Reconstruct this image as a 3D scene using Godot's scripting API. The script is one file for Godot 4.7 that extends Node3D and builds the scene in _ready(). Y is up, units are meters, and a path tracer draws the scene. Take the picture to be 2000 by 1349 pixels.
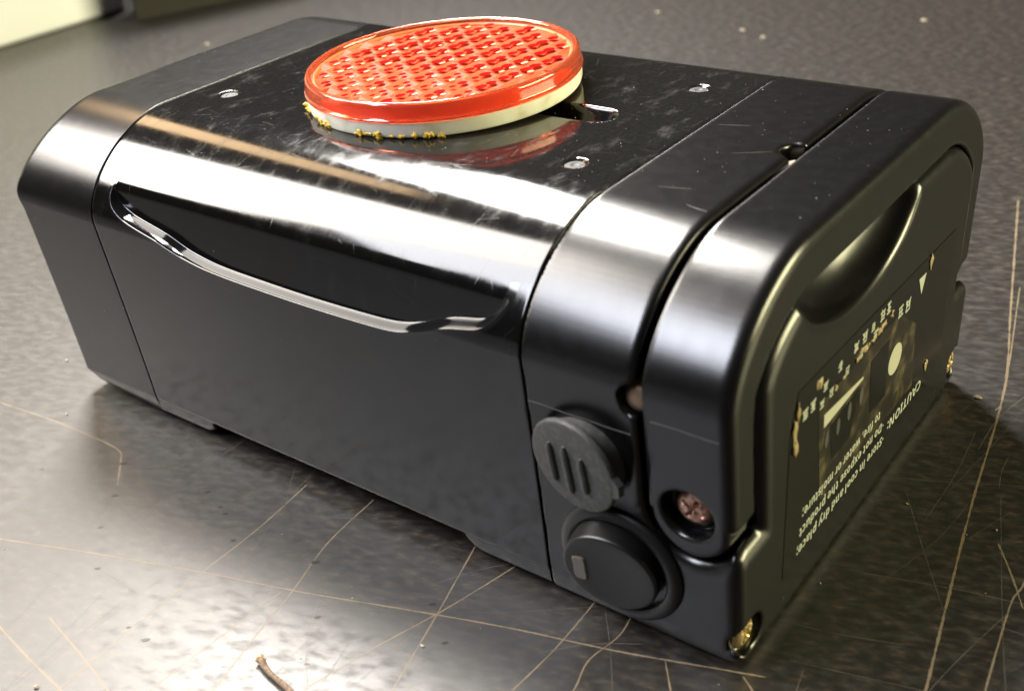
extends Node3D
# Everything is modelled in millimetres (x along the pack, y up from the table, z towards the
# camera) and converted to metres by P().

const CZ := -56.8          # z of the pack's centre plane
const TOPY := 76.4         # height of the pack's flat top
const HW := 60.2           # half width of the pack at its shoulder
const BX := 177.3          # switch centre
const BY := 16.4

var mats := {}
var prof := PackedVector2Array()      # half profile (u, y): top centre -> shoulder -> bottom edge
var prof_n := PackedVector2Array()
var ptab := PackedFloat32Array()      # table of signed distances to the profile
const PT_U := 150
const PT_Y := 190
const PT_H := 0.5
var pocket_poly := PackedVector2Array()
var rng := RandomNumberGenerator.new()


func P(v: Vector3) -> Vector3:
	return Vector3((v.x - 100.0) * 0.001, v.y * 0.001, (v.z + 57.0) * 0.001)


func _ready() -> void:
	rng.seed = 7
	camera_and_light()
	make_materials()
	make_profile()
	table()
	white_box()
	battery()
	reflector()
	litter()


# ------------------------------------------------------------------ camera, lamps
func area(called: String, at: Vector3, target: Vector3, size: Vector2, color: Color, energy: float) -> void:
	var l := AreaLight3D.new()
	l.name = called
	l.area_size = size
	l.area_normalize_energy = false
	l.light_color = color
	l.light_energy = energy
	l.shadow_enabled = true
	l.area_range = 6.0
	add_child(l, true)
	l.look_at_from_position(at, target, Vector3.UP)


func dir(az: float, el: float, r: float) -> Vector3:
	# azimuth in degrees from +z towards -x
	var a := deg_to_rad(az)
	var e := deg_to_rad(el)
	return Vector3(-sin(a) * cos(e), sin(e), cos(a) * cos(e)) * r


func camera_and_light() -> void:
	var cam := Camera3D.new()
	cam.name = "camera"
	cam.position = P(Vector3(265.514, 156.667, 133.219))
	cam.rotation = Vector3(-0.5299, 0.6883, -0.0929)
	cam.current = true
	var at := CameraAttributesPhysical.new()
	at.frustum_focal_length = 39.72
	at.frustum_focus_distance = 0.245
	at.frustum_near = 0.01
	at.frustum_far = 20.0
	at.exposure_aperture = 20.0
	cam.attributes = at
	cam.fov = 33.62
	cam.near = 0.01
	cam.far = 20.0
	add_child(cam)
	var we := WorldEnvironment.new()
	we.name = "world_environment"
	var e := Environment.new()
	e.background_mode = Environment.BG_COLOR
	e.background_color = Color(0.30, 0.27, 0.24)
	e.background_energy_multiplier = 0.6
	e.tonemap_mode = Environment.TONE_MAPPER_LINEAR
	e.tonemap_exposure = 0.95
	e.sdfgi_enabled = true
	e.ssao_enabled = true
	e.ssil_enabled = true
	we.environment = e
	add_child(we)
	# the workshop window to the left of the bench, its warm upper frame, and a weak
	# yellow-green window on the right
	# the workshop window to the left of the bench (two panes with the warm wooden post
	# between them) and a weak yellow-green window on the right
	var o := P(Vector3(105, 40, -10))
	window(o, 0.02, 0.54, 0.50, 1.95, Color(1.0, 0.97, 0.93), 9.0)
	window(o, 0.545, 0.86, 0.98, 2.1, Color(0.98, 0.98, 1.0), 7.5)
	window(o, 0.865, 1.3, 1.28, 2.4, Color(0.96, 0.97, 1.0), 9.0)
	window(o, 1.305, 2.5, 1.42, 2.9, Color(0.93, 0.95, 1.0), 12.0)
	window(o, -0.35, -0.22, 0.60, 1.25, Color(1.0, 0.84, 0.64), 3.4)
	window(o, -1.2, -0.46, 1.0, 2.4, Color(1.0, 0.98, 0.95), 24.0)
	area("garden_light", o + dir(-122, 17, 1.6), o, Vector2(1.0, 0.6), Color(1.0, 0.97, 0.76), 9.5)


func window(o: Vector3, z0: float, z1: float, y0: float, y1: float, color: Color, energy: float) -> void:
	# a pane in a plane 0.68 m to the left; z and y are given per metre of that distance
	var at := o + Vector3(-1.0, (y0 + y1) * 0.5, (z0 + z1) * 0.5) * 0.68
	area("window_light", at, at + Vector3.RIGHT, Vector2(z1 - z0, y1 - y0) * 0.68, color, energy)


# ------------------------------------------------------------------ materials
func col(r: float, g: float, b: float) -> Color:
	return Color(r, g, b).linear_to_srgb()


func plain(called: String, c: Color, rough: float, metal := 0.0) -> StandardMaterial3D:
	var m := StandardMaterial3D.new()
	m.resource_name = called
	m.albedo_color = c
	m.roughness = rough
	m.metallic = metal
	mats[called] = m
	return m


func noise_tex(size: int, freq: float, sd: int, ramp: Array = [], octaves := 4, normal := 0.0, type := FastNoiseLite.TYPE_SIMPLEX_SMOOTH) -> NoiseTexture2D:
	var n := FastNoiseLite.new()
	n.noise_type = type
	n.seed = sd
	n.frequency = freq
	n.fractal_octaves = octaves
	var t := NoiseTexture2D.new()
	t.width = size
	t.height = size
	t.seamless = true
	t.noise = n
	if normal > 0.0:
		t.as_normal_map = true
		t.bump_strength = normal
	if ramp.size():
		var g := Gradient.new()
		g.offsets = PackedFloat32Array(ramp.map(func(a): return a[0]))
		g.colors = PackedColorArray(ramp.map(func(a): return a[1]))
		t.color_ramp = g
	return t


func g3(v: float) -> Color:
	return Color(v, v, v)


func triplanar(m: StandardMaterial3D, scale: float) -> void:
	m.uv1_triplanar = true
	m.uv1_world_triplanar = true
	m.uv1_scale = Vector3.ONE * scale
	m.uv1_triplanar_sharpness = 4.0


func gloss_maps(m: StandardMaterial3D) -> void:
	# u runs along the pack, v round the shell from the near lower edge; dust has settled on
	# the top, fine wipe marks and hair scratches cross it
	var W := 1024
	var n := FastNoiseLite.new()
	n.seed = 13
	n.frequency = 0.018
	n.fractal_octaves = 8
	n.fractal_gain = 0.62
	var a := n.get_image(W, W).get_data()
	n.seed = 21
	n.frequency = 0.11
	n.fractal_octaves = 3
	var b := n.get_image(W, W).get_data()
	var alb := PackedByteArray()
	var rou := PackedByteArray()
	alb.resize(W * W)
	rou.resize(W * W)
	var lut := PackedByteArray()
	for k in 256:
		lut.append(int(col(k / 255.0 * 0.12, 0, 0).r * 255.0))
	for y in W:
		var v := y / float(W)
		var top := smoothstep(0.26, 0.36, v) * (1.0 - smoothstep(0.64, 0.74, v))
		var low := 1.0 - smoothstep(0.12, 0.30, v)
		for x in W:
			var k := y * W + x
			var p := a[k] / 255.0
			var q := b[k] / 255.0
			var sm := clampf((p - 0.52) * 3.2, 0.0, 1.0)
			var d := sm * sm * (0.35 + q) * (0.16 + 0.84 * top)
			alb[k] = lut[int(clampf(0.022 + 0.17 * d + 0.05 * top * (0.4 + q) + 0.008 * low * p, 0.0, 1.0) * 255.0)]
			var arc := smoothstep(0.19, 0.23, v) * (1.0 - smoothstep(0.34, 0.40, v))
			rou[k] = int(clampf(0.05 + arc * (0.03 + 0.09 * q * p) + 0.09 * d + 0.05 * top * p + 0.07 * low * (0.5 + p), 0.0, 1.0) * 255.0)
	for k in 520:
		# hair scratches and wipe marks
		var px := rng.randf() * W
		var py := rng.randf_range(0.16, 0.72) * W
		var an := rng.randf_range(-0.5, 0.5) + (PI * 0.5 if rng.randf() < 0.35 else 0.0)
		var L := rng.randi_range(4, 46)
		var t := rng.randi_range(8, 34)
		for j in L:
			px += cos(an)
			py += sin(an) * 0.5
			an += rng.randf_range(-0.03, 0.03)
			if px < 1 or py < 1 or px >= W - 1 or py >= W - 1:
				break
			var q := int(py) * W + int(px)
			rou[q] = mini(rou[q] + t, 120)
			alb[q] = mini(alb[q] + t / 3, 90)
	m.albedo_texture = grey_texture(alb, W)
	m.roughness_texture = grey_texture(rou, W)


func grey_texture(d: PackedByteArray, w: int) -> ImageTexture:
	var im := Image.create_from_data(w, w, false, Image.FORMAT_L8, d)
	im.convert(Image.FORMAT_RGB8)
	return ImageTexture.create_from_image(im)


func make_materials() -> void:
	var m := plain("matte_plastic", col(0.9, 0.9, 0.9), 1.0)
	m.albedo_texture = noise_tex(1024, 0.02, 3, [[0.0, col(0.00225, 0.00225, 0.00250)], [0.55, col(0.00275, 0.00275, 0.00300)], [0.72, col(0.00330, 0.00330, 0.00340)], [1.0, col(0.00650, 0.00650, 0.00625)]], 7)
	m.roughness_texture = noise_tex(512, 0.03, 5, [[0.0, g3(0.235)], [1.0, g3(0.27)]], 5)
	m.normal_enabled = true
	m.normal_texture = noise_tex(1024, 0.30, 9, [], 2, 3.0)
	m.normal_scale = 0.03
	triplanar(m, 15.0)

	m = plain("gloss_plastic", Color.WHITE, 1.0)
	gloss_maps(m)
	m.metallic_specular = 0.48

	plain("gloss_lip", col(0.0055, 0.0055, 0.006), 0.06)
	plain("core_black", col(0.004, 0.004, 0.004), 0.8)
	m = plain("rubber", col(0.9, 0.9, 0.9), 1.0)
	m.albedo_texture = noise_tex(512, 0.03, 23, [[0.0, col(0.034, 0.034, 0.032)], [0.6, col(0.046, 0.046, 0.044)], [1.0, col(0.08, 0.079, 0.075)]], 5)
	m.roughness_texture = noise_tex(256, 0.05, 25, [[0.0, g3(0.5)], [1.0, g3(0.7)]])
	m.normal_enabled = true
	m.normal_texture = noise_tex(512, 0.1, 29, [], 3, 3.0)
	m.normal_scale = 0.25
	triplanar(m, 40.0)
	m = plain("switch_plastic", col(0.004, 0.004, 0.004), 0.38)
	m.normal_enabled = true
	m.normal_texture = noise_tex(512, 0.2, 31, [], 2, 3.0)
	m.normal_scale = 0.12
	triplanar(m, 30.0)
	plain("indicator", col(0.11, 0.095, 0.075), 0.22)

	m = plain("copper_screw", Color.WHITE, 0.38, 0.85)
	m.albedo_texture = noise_tex(256, 0.05, 41, [[0.0, col(0.10, 0.045, 0.03)], [0.45, col(0.42, 0.24, 0.17)], [1.0, col(0.75, 0.52, 0.42)]], 5)
	triplanar(m, 60.0)
	m = plain("brass_screw", Color.WHITE, 0.35, 0.85)
	m.albedo_texture = noise_tex(256, 0.05, 43, [[0.0, col(0.30, 0.21, 0.09)], [0.5, col(0.44, 0.33, 0.15)], [1.0, col(0.60, 0.49, 0.26)]], 3)
	triplanar(m, 60.0)
	plain("pin_metal", col(0.22, 0.15, 0.10), 0.4, 0.6)
	plain("rivet_grey", col(0.03, 0.031, 0.03), 0.55, 0.0)

	plain("sticker_black", col(0.005, 0.005, 0.0045), 0.16)
	plain("sticker_print", col(0.34, 0.36, 0.30), 0.4)
	plain("sticker_grey", col(0.05, 0.05, 0.05), 0.3)
	plain("sticker_dark", col(0.002, 0.002, 0.002), 0.2)
	plain("sticker_cream", col(0.36, 0.36, 0.28), 0.35)
	m = plain("sticker_brown", Color.WHITE, 0.25)
	m.albedo_texture = noise_tex(256, 0.02, 47, [[0.0, col(0.004, 0.004, 0.003)], [0.5, col(0.012, 0.010, 0.006)], [1.0, col(0.10, 0.078, 0.04)]], 5)
	triplanar(m, 25.0)
	plain("glue", col(0.24, 0.18, 0.085), 0.5)

	m = plain("lens_red", Color(col(1.0, 0.30, 0.15), 0.1), 0.08, 0.0)
	m.refraction_enabled = true
	m.refraction_scale = 0.045
	m = plain("prism_red", col(0.68, 0.064, 0.022), 0.4)
	m.metallic_specular = 0.12
	m = plain("pit_red", col(0.20, 0.002, 0.002), 0.5)
	m.metallic_specular = 0.05
	m = plain("base_white", Color.WHITE, 0.5)
	m.albedo_texture = noise_tex(256, 0.02, 53, [[0.0, col(0.42, 0.36, 0.24)], [0.4, col(0.60, 0.57, 0.47)], [1.0, col(0.68, 0.66, 0.58)]], 4)
	triplanar(m, 20.0)
	m.subsurf_scatter_enabled = true
	m.subsurf_scatter_strength = 0.15
	plain("facet_pale", col(0.85, 0.27, 0.12), 0.4)
	plain("rim_orange", col(0.88, 0.17, 0.05), 0.4)
	plain("glue_yellow", col(0.55, 0.36, 0.03), 0.45)

	m = plain("table_top", Color.WHITE, 1.0)
	m.albedo_texture = noise_tex(2048, 0.028, 61, [[0.0, col(0.00139, 0.00084, 0.00052)], [0.32, col(0.00334, 0.00218, 0.00132)], [0.5, col(0.00718, 0.00478, 0.00288)], [0.64, col(0.01235, 0.00830, 0.00497)], [0.8, col(0.02348, 0.01554, 0.00894)], [1.0, col(0.06497, 0.04212, 0.02269)]], 11)
	m.roughness_texture = noise_tex(2048, 0.02, 62, [[0.0, g3(0.38)], [0.42, g3(0.42)], [0.6, g3(0.455)], [1.0, g3(0.60)]], 10)
	m.normal_enabled = true
	m.normal_texture = noise_tex(2048, 0.08, 63, [], 5, 3.0)
	m.normal_scale = 0.018
	m.metallic_specular = 0.68
	plain("scratch_gold", col(0.15, 0.112, 0.07), 0.5)
	plain("scratch_pale", col(0.22, 0.18, 0.13), 0.5)
	plain("scratch_fine", col(0.07, 0.06, 0.05), 0.45)
	plain("pit_dark", col(0.010, 0.007, 0.005), 0.45)
	m = plain("box_card", Color.WHITE, 0.6)
	m.albedo_texture = noise_tex(256, 0.01, 71, [[0.0, col(0.70, 0.71, 0.80)], [1.0, col(0.77, 0.78, 0.88)]], 3)
	triplanar(m, 3.0)
	plain("dark_board", col(0.008, 0.005, 0.003), 0.7)
	m = plain("bark", Color.WHITE, 0.8)
	m.albedo_texture = noise_tex(256, 0.06, 73, [[0.0, col(0.05, 0.03, 0.018)], [1.0, col(0.28, 0.19, 0.12)]], 5)
	triplanar(m, 60.0)
	plain("wood_pale", col(0.60, 0.44, 0.26), 0.7)
	plain("crumb_pale", col(0.34, 0.28, 0.21), 0.7)
	plain("dust_white", col(0.26, 0.255, 0.24), 0.8)


# ------------------------------------------------------------------ mesh helpers
class Geo:
	var v := PackedVector3Array()
	var n := PackedVector3Array()
	var i := PackedInt32Array()
	var uv := PackedVector2Array()


func commit(g: Geo, called: String, material: String, parent: Node = null, kind := "") -> MeshInstance3D:
	# orients every triangle by its normals (front faces clockwise) and converts to metres
	var v := g.v
	var n := g.n
	var ix := g.i
	for t in range(0, ix.size(), 3):
		var a := ix[t]
		var b := ix[t + 1]
		var c := ix[t + 2]
		var f := (v[b] - v[a]).cross(v[c] - v[a])
		if f.dot(n[a] + n[b] + n[c]) > 0.0:
			ix[t + 1] = c
			ix[t + 2] = b
	for k in v.size():
		v[k] = P(v[k])
	var arr := []
	arr.resize(Mesh.ARRAY_MAX)
	arr[Mesh.ARRAY_VERTEX] = v
	arr[Mesh.ARRAY_NORMAL] = n
	arr[Mesh.ARRAY_INDEX] = ix
	if g.uv.size() == v.size():
		arr[Mesh.ARRAY_TEX_UV] = g.uv
	var me := ArrayMesh.new()
	me.add_surface_from_arrays(Mesh.PRIMITIVE_TRIANGLES, arr)
	me.surface_set_material(0, mats[material])
	var o := MeshInstance3D.new()
	o.mesh = me
	place(o, called, parent)
	if kind:
		o.set_meta("kind", kind)
	return o


func place(o: Node3D, called: String, parent: Node = null) -> void:
	# numbers a repeated name _001, _002 ...
	var p: Node = parent if parent else self
	var taken := {}
	for c in p.get_children():
		taken[String(c.name)] = true
	var nm := called
	var k := 0
	while taken.has(nm):
		k += 1
		nm = "%s_%03d" % [called, k]
	o.name = nm
	p.add_child(o, true)


func thing(called: String, label: String, category: String, group := "") -> Node3D:
	var o := Node3D.new()
	place(o, called)
	tag(o, label, category, group)
	return o


func tag(o: Node3D, label: String, category: String, group := "") -> Node3D:
	o.set_meta("label", label)
	o.set_meta("category", category)
	if group:
		o.set_meta("group", group)
	return o


func grid(g: Geo, rows: Array, close := false, flat_normals := false) -> void:
	# rows of equal-length PackedVector3Array; smooth normals from differences
	var r := rows.size()
	var c: int = rows[0].size()
	var base := g.v.size()
	for a in r:
		var row: PackedVector3Array = rows[a]
		var up: PackedVector3Array = rows[maxi(a - 1, 0)]
		var dn: PackedVector3Array = rows[mini(a + 1, r - 1)]
		for b in c:
			var l := (b - 1 + c) % c if close else maxi(b - 1, 0)
			var q := (b + 1) % c if close else mini(b + 1, c - 1)
			var nn := (row[q] - row[l]).cross(dn[b] - up[b])
			g.v.append(row[b])
			g.n.append(nn.normalized() if nn.length_squared() > 1e-18 else Vector3.UP)
	for a in r - 1:
		for b in (c if close else c - 1):
			var b2 := (b + 1) % c
			var p0 := base + a * c + b
			var p1 := base + a * c + b2
			var p2 := p0 + c
			var p3 := p1 + c
			g.i.append_array([p0, p1, p2, p1, p3, p2])


func frame(axis: Vector3) -> Basis:
	var w := axis.normalized()
	var h := Vector3.UP if absf(w.y) < 0.9 else Vector3.RIGHT
	var u := h.cross(w).normalized()
	return Basis(u, w, u.cross(w) * -1.0)


func lathe(g: Geo, prof2: Array, origin: Vector3, axis: Vector3, segs := 64) -> void:
	# prof2: [radius, height] along the axis; corners sharper than ~30 degrees are split
	var f := frame(axis)
	var np := prof2.size()
	var part := [[prof2[0]]]
	for k in range(1, np):
		part[-1].append(prof2[k])
		if k < np - 1:
			var d1 := Vector2(prof2[k][0] - prof2[k - 1][0], prof2[k][1] - prof2[k - 1][1]).normalized()
			var d2 := Vector2(prof2[k + 1][0] - prof2[k][0], prof2[k + 1][1] - prof2[k][1]).normalized()
			if d1.dot(d2) < 0.8:
				part.append([prof2[k]])
	for pc in part:
		var m: int = pc.size()
		var base := g.v.size()
		for k in m:
			var a = pc[maxi(k - 1, 0)]
			var b = pc[mini(k + 1, m - 1)]
			var t := Vector2(b[0] - a[0], b[1] - a[1])
			if t.length() < 1e-9:
				t = Vector2(1, 0)
			t = t.normalized()
			var nr := Vector2(t.y, -t.x)       # outward when the profile runs upward outside
			for s in segs:
				var an := TAU * s / segs
				var rad := f.x * cos(an) + f.z * sin(an)
				var r: float = pc[k][0]
				var h: float = pc[k][1]
				g.v.append(origin + rad * r + f.y * h)
				g.n.append((rad * nr.x + f.y * nr.y).normalized())
		for k in m - 1:
			for s in segs:
				var s2 := (s + 1) % segs
				var p0 := base + k * segs + s
				var p1 := base + k * segs + s2
				var p2 := p0 + segs
				var p3 := p1 + segs
				g.i.append_array([p0, p1, p2, p1, p3, p2])


func slab(g: Geo, poly: PackedVector2Array, map: Callable, thick: float, bevel := 0.0) -> void:
	# a flat plate: polygon in (a, b) put into space by map(a, b, height)
	var tri := Geometry2D.triangulate_polygon(poly)
	var cnt := poly.size()
	var ctr := Vector2.ZERO
	for q in poly:
		ctr += q / cnt
	var up: Vector3 = (map.call(ctr.x, ctr.y, 1.0) - map.call(ctr.x, ctr.y, 0.0)).normalized()
	var base := g.v.size()
	var inner := PackedVector2Array()
	for k in cnt:
		var q := poly[k]
		if bevel > 0.0:
			var d := (ctr - q)
			q += d.normalized() * minf(bevel, d.length() * 0.4)
		inner.append(q)
		g.v.append(map.call(q.x, q.y, thick))
		g.n.append(up)
	for t in tri:
		g.i.append(base + t)
	for k in cnt:
		var a := inner[k]
		var b := inner[(k + 1) % cnt]
		var a0 := poly[k]
		var b0 := poly[(k + 1) % cnt]
		var p0: Vector3 = map.call(a.x, a.y, thick)
		var p1: Vector3 = map.call(b.x, b.y, thick)
		var p2: Vector3 = map.call(a0.x, a0.y, 0.0)
		var p3: Vector3 = map.call(b0.x, b0.y, 0.0)
		var mid: Vector3 = map.call(ctr.x, ctr.y, thick * 0.5)
		var nn := (p1 - p0).cross(p2 - p0).normalized()
		if nn.dot((p0 + p3) * 0.5 - mid) < 0.0:
			nn = -nn
		var s := g.v.size()
		g.v.append_array([p0, p1, p2, p3])
		g.n.append_array([nn, nn, nn, nn])
		g.i.append_array([s, s + 1, s + 2, s + 1, s + 3, s + 2])


func tube(g: Geo, pts: PackedVector3Array, radii: PackedFloat32Array, segs := 10) -> void:
	var rows := []
	for k in pts.size():
		var d := (pts[mini(k + 1, pts.size() - 1)] - pts[maxi(k - 1, 0)]).normalized()
		var f := frame(d)
		var row := PackedVector3Array()
		for s in segs:
			var an := TAU * s / segs
			row.append(pts[k] + (f.x * cos(an) + f.z * sin(an)) * radii[k])
		rows.append(row)
	var base := g.v.size()
	for k in rows.size():
		for s in segs:
			g.v.append(rows[k][s])
			g.n.append((rows[k][s] - pts[k]).normalized())
	for k in rows.size() - 1:
		for s in segs:
			var s2 := (s + 1) % segs
			var p0 := base + k * segs + s
			var p1 := base + k * segs + s2
			g.i.append_array([p0, p1, p0 + segs, p1, p1 + segs, p0 + segs])
	for e in [0, rows.size() - 1]:
		var b2 := g.v.size()
		var nn := (pts[e] - pts[1 if e == 0 else e - 1]).normalized()
		g.v.append(pts[e] + nn * radii[e] * 0.3)
		g.n.append(nn)
		for s in segs:
			g.v.append(rows[e][s])
			g.n.append(nn)
		for s in segs:
			g.i.append_array([b2, b2 + 1 + s, b2 + 1 + (s + 1) % segs])


func lump(g: Geo, at: Vector3, size: Vector3, rough := 0.3, cuts := 7) -> void:
	# an irregular grain
	var ph := rng.randf() * 50.0
	var rows := []
	for a in cuts + 1:
		var row := PackedVector3Array()
		for b in cuts * 2:
			var th := PI * a / cuts
			var an := TAU * b / (cuts * 2)
			var d := Vector3(sin(th) * cos(an), cos(th), sin(th) * sin(an))
			var k := 1.0 + rough * (sin(d.x * 4.1 + ph) * 0.5 + sin(d.y * 5.3 + ph * 1.7) * 0.4 + sin(d.z * 6.7 + ph * 2.3) * 0.4)
			row.append(at + d * k * size)
		rows.append(row)
	var base := g.v.size()
	grid(g, rows, true)
	for k in range(base, g.v.size()):
		if g.n[k].dot(g.v[k] - at) < 0.0:
			g.n[k] = -g.n[k]


# ------------------------------------------------------------------ the pack's cross-section
func make_profile() -> void:
	var pts := PackedVector2Array()
	for k in 67:
		pts.append(Vector2(k * 0.5, TOPY))
	var k1 := 0.47
	var p0 := Vector2(33.0, TOPY)
	var p1 := Vector2(33.0 + 27.2 * k1, TOPY)
	var p2 := Vector2(HW, 56.0 + 20.4 * k1)
	var p3 := Vector2(HW, 56.0)
	for k in range(1, 121):
		pts.append(p0.bezier_interpolate(p1, p2, p3, k / 120.0))
	for k in range(1, 151):
		var y := 56.0 - 12.0 * k / 75.0 if k <= 75 else 44.0 - 38.0 * (k - 75) / 75.0
		pts.append(Vector2(56.8 + 3.4 * pow((y - 6.0) / 50.0, 1.15), y))
	prof = pts
	for k in pts.size():
		var t := (pts[mini(k + 1, pts.size() - 1)] - pts[maxi(k - 1, 0)]).normalized()
		prof_n.append(Vector2(-t.y, t.x) if Vector2(-t.y, t.x).dot(Vector2(1, 1)) > 0.0 else Vector2(t.y, -t.x))
	prof_n[0] = Vector2(0, 1)
	# signed distance table, with a rounded lower edge that turns in to the underside
	var closed := PackedVector2Array()
	for k in range(0, pts.size(), 4):
		closed.append(pts[k])
	closed.append(pts[pts.size() - 1])
	closed.append_array([Vector2(56.5, 3.4), Vector2(55.9, 1.6), Vector2(54.2, 0.45), Vector2(0.0, 0.4)])
	var cnt := closed.size()
	ptab.resize(PT_U * PT_Y)
	for a in PT_U:
		for b in PT_Y:
			var q := Vector2(a * PT_H, b * PT_H - 5.0)
			var best := 1e9
			for k in cnt - 1:
				var s := closed[k]
				var e := closed[k + 1] - s
				var w := q - s
				var d := (w - e * clampf(w.dot(e) / e.dot(e), 0.0, 1.0)).length_squared()
				if d < best:
					best = d
			best = sqrt(best)
			ptab[a * PT_Y + b] = -best if Geometry2D.is_point_in_polygon(q, closed) or (a == 0 and q.y > 0.4 and q.y < TOPY) else best


func prof_sd(u: float, y: float) -> float:
	var a := clampf(u / PT_H, 0.0, PT_U - 1.001)
	var b := clampf((y + 5.0) / PT_H, 0.0, PT_Y - 1.001)
	var ia := int(a)
	var ib := int(b)
	var fa := a - ia
	var fb := b - ib
	var k := ia * PT_Y + ib
	return (ptab[k] * (1.0 - fa) + ptab[k + PT_Y] * fa) * (1.0 - fb) + (ptab[k + 1] * (1.0 - fa) + ptab[k + PT_Y + 1] * fa) * fb


func front_z(y: float) -> float:
	# z of the near wall
	if y <= 56.0:
		return CZ + 56.8 + 3.4 * pow(maxf(y - 6.0, 0.0) / 50.0, 1.15)
	return CZ + HW


# ------------------------------------------------------------------ fields meshed as surface nets
func smax(a: float, b: float, k: float) -> float:
	var h := maxf(k - absf(a - b), 0.0)
	return maxf(a, b) + h * h / (4.0 * k)


func nets(f: Callable, lo: Vector3, hi: Vector3, h: float) -> Geo:
	var B := 8
	var nb := Vector3i(((hi - lo) / (h * B)).ceil())
	var nx := nb.x * B + 1
	var ny := nb.y * B + 1
	var nz := nb.z * B + 1
	var val := PackedFloat32Array()
	val.resize(nx * ny * nz)
	val.fill(1e3)
	var vid := PackedInt32Array()
	vid.resize(nx * ny * nz)
	vid.fill(-1)
	var live: Array[Vector3i] = []
	var reach := h * B * 0.867 * 1.1 + 0.3
	for bx in nb.x:
		for by in nb.y:
			for bz in nb.z:
				var c := lo + Vector3(bx + 0.5, by + 0.5, bz + 0.5) * (h * B)
				if absf(f.call(c.x, c.y, c.z)) < reach:
					live.append(Vector3i(bx, by, bz))
	# the blocks' values are worked out on all processors
	var parts := []
	parts.resize(live.size())
	var job := WorkerThreadPool.add_group_task(func(t: int):
		var bl: Vector3i = live[t]
		var out := PackedFloat32Array()
		out.resize(729)
		var j := 0
		for x in 9:
			for y in 9:
				for z in 9:
					out[j] = f.call(lo.x + (bl.x * 8 + x) * h, lo.y + (bl.y * 8 + y) * h, lo.z + (bl.z * 8 + z) * h)
					j += 1
		parts[t] = out, live.size())
	WorkerThreadPool.wait_for_group_task_completion(job)
	for t in live.size():
		var bl := live[t]
		var out: PackedFloat32Array = parts[t]
		for x in 9:
			for y in 9:
				var k := ((bl.x * B + x) * ny + bl.y * B + y) * nz + bl.z * B
				var j := (x * 9 + y) * 9
				for z in 9:
					val[k + z] = out[j + z]
	var g := Geo.new()
	var sx := ny * nz
	var cells := PackedInt32Array()
	for bl in live:
		for x in range(bl.x * B, bl.x * B + B):
			for y in range(bl.y * B, bl.y * B + B):
				for z in range(bl.z * B, bl.z * B + B):
					var k := x * sx + y * nz + z
					var a0 := val[k]
					var a1 := val[k + sx]
					var a2 := val[k + nz]
					var a3 := val[k + sx + nz]
					var a4 := val[k + 1]
					var a5 := val[k + sx + 1]
					var a6 := val[k + nz + 1]
					var a7 := val[k + sx + nz + 1]
					var neg := int(a0 < 0) + int(a1 < 0) + int(a2 < 0) + int(a3 < 0) + int(a4 < 0) + int(a5 < 0) + int(a6 < 0) + int(a7 < 0)
					if neg == 0 or neg == 8:
						continue
					var s := Vector3.ZERO
					var c := 0
					if (a0 < 0) != (a1 < 0): s += Vector3(a0 / (a0 - a1), 0, 0); c += 1
					if (a2 < 0) != (a3 < 0): s += Vector3(a2 / (a2 - a3), 1, 0); c += 1
					if (a4 < 0) != (a5 < 0): s += Vector3(a4 / (a4 - a5), 0, 1); c += 1
					if (a6 < 0) != (a7 < 0): s += Vector3(a6 / (a6 - a7), 1, 1); c += 1
					if (a0 < 0) != (a2 < 0): s += Vector3(0, a0 / (a0 - a2), 0); c += 1
					if (a1 < 0) != (a3 < 0): s += Vector3(1, a1 / (a1 - a3), 0); c += 1
					if (a4 < 0) != (a6 < 0): s += Vector3(0, a4 / (a4 - a6), 1); c += 1
					if (a5 < 0) != (a7 < 0): s += Vector3(1, a5 / (a5 - a7), 1); c += 1
					if (a0 < 0) != (a4 < 0): s += Vector3(0, 0, a0 / (a0 - a4)); c += 1
					if (a1 < 0) != (a5 < 0): s += Vector3(1, 0, a1 / (a1 - a5)); c += 1
					if (a2 < 0) != (a6 < 0): s += Vector3(0, 1, a2 / (a2 - a6)); c += 1
					if (a3 < 0) != (a7 < 0): s += Vector3(1, 1, a3 / (a3 - a7)); c += 1
					vid[k] = g.v.size()
					g.v.append(lo + (Vector3(x, y, z) + s / c) * h)
					cells.append(k)
	for k in cells:
		var me := vid[k]
		var in0 := val[k] < 0
		if k >= sx + nz + 1:
			if in0 != (val[k + sx] < 0):
				quad(g, me, vid[k - nz], vid[k - nz - 1], vid[k - 1])
			if in0 != (val[k + nz] < 0):
				quad(g, me, vid[k - sx], vid[k - sx - 1], vid[k - 1])
			if in0 != (val[k + 1] < 0):
				quad(g, me, vid[k - sx], vid[k - sx - nz], vid[k - nz])
	var e := h * 0.5
	var chunk := 2000
	var total := g.v.size()
	var pieces := []
	pieces.resize(int(ceil(total / float(chunk))))
	var src := g.v
	job = WorkerThreadPool.add_group_task(func(t: int):
		var vs := PackedVector3Array()
		var ns := PackedVector3Array()
		for q in range(t * chunk, mini(total, (t + 1) * chunk)):
			var p := src[q]
			var d0: float = f.call(p.x + e, p.y + e, p.z + e)
			var d1: float = f.call(p.x + e, p.y - e, p.z - e)
			var d2: float = f.call(p.x - e, p.y + e, p.z - e)
			var d3: float = f.call(p.x - e, p.y - e, p.z + e)
			var n := Vector3(d0 + d1 - d2 - d3, d0 - d1 + d2 - d3, d0 - d1 - d2 + d3).normalized()
			# a step onto the true surface smooths the facets
			var d: float = f.call(p.x, p.y, p.z)
			vs.append(p - n * clampf(d, -h * 0.5, h * 0.5))
			ns.append(n)
		pieces[t] = [vs, ns], pieces.size())
	WorkerThreadPool.wait_for_group_task_completion(job)
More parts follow.
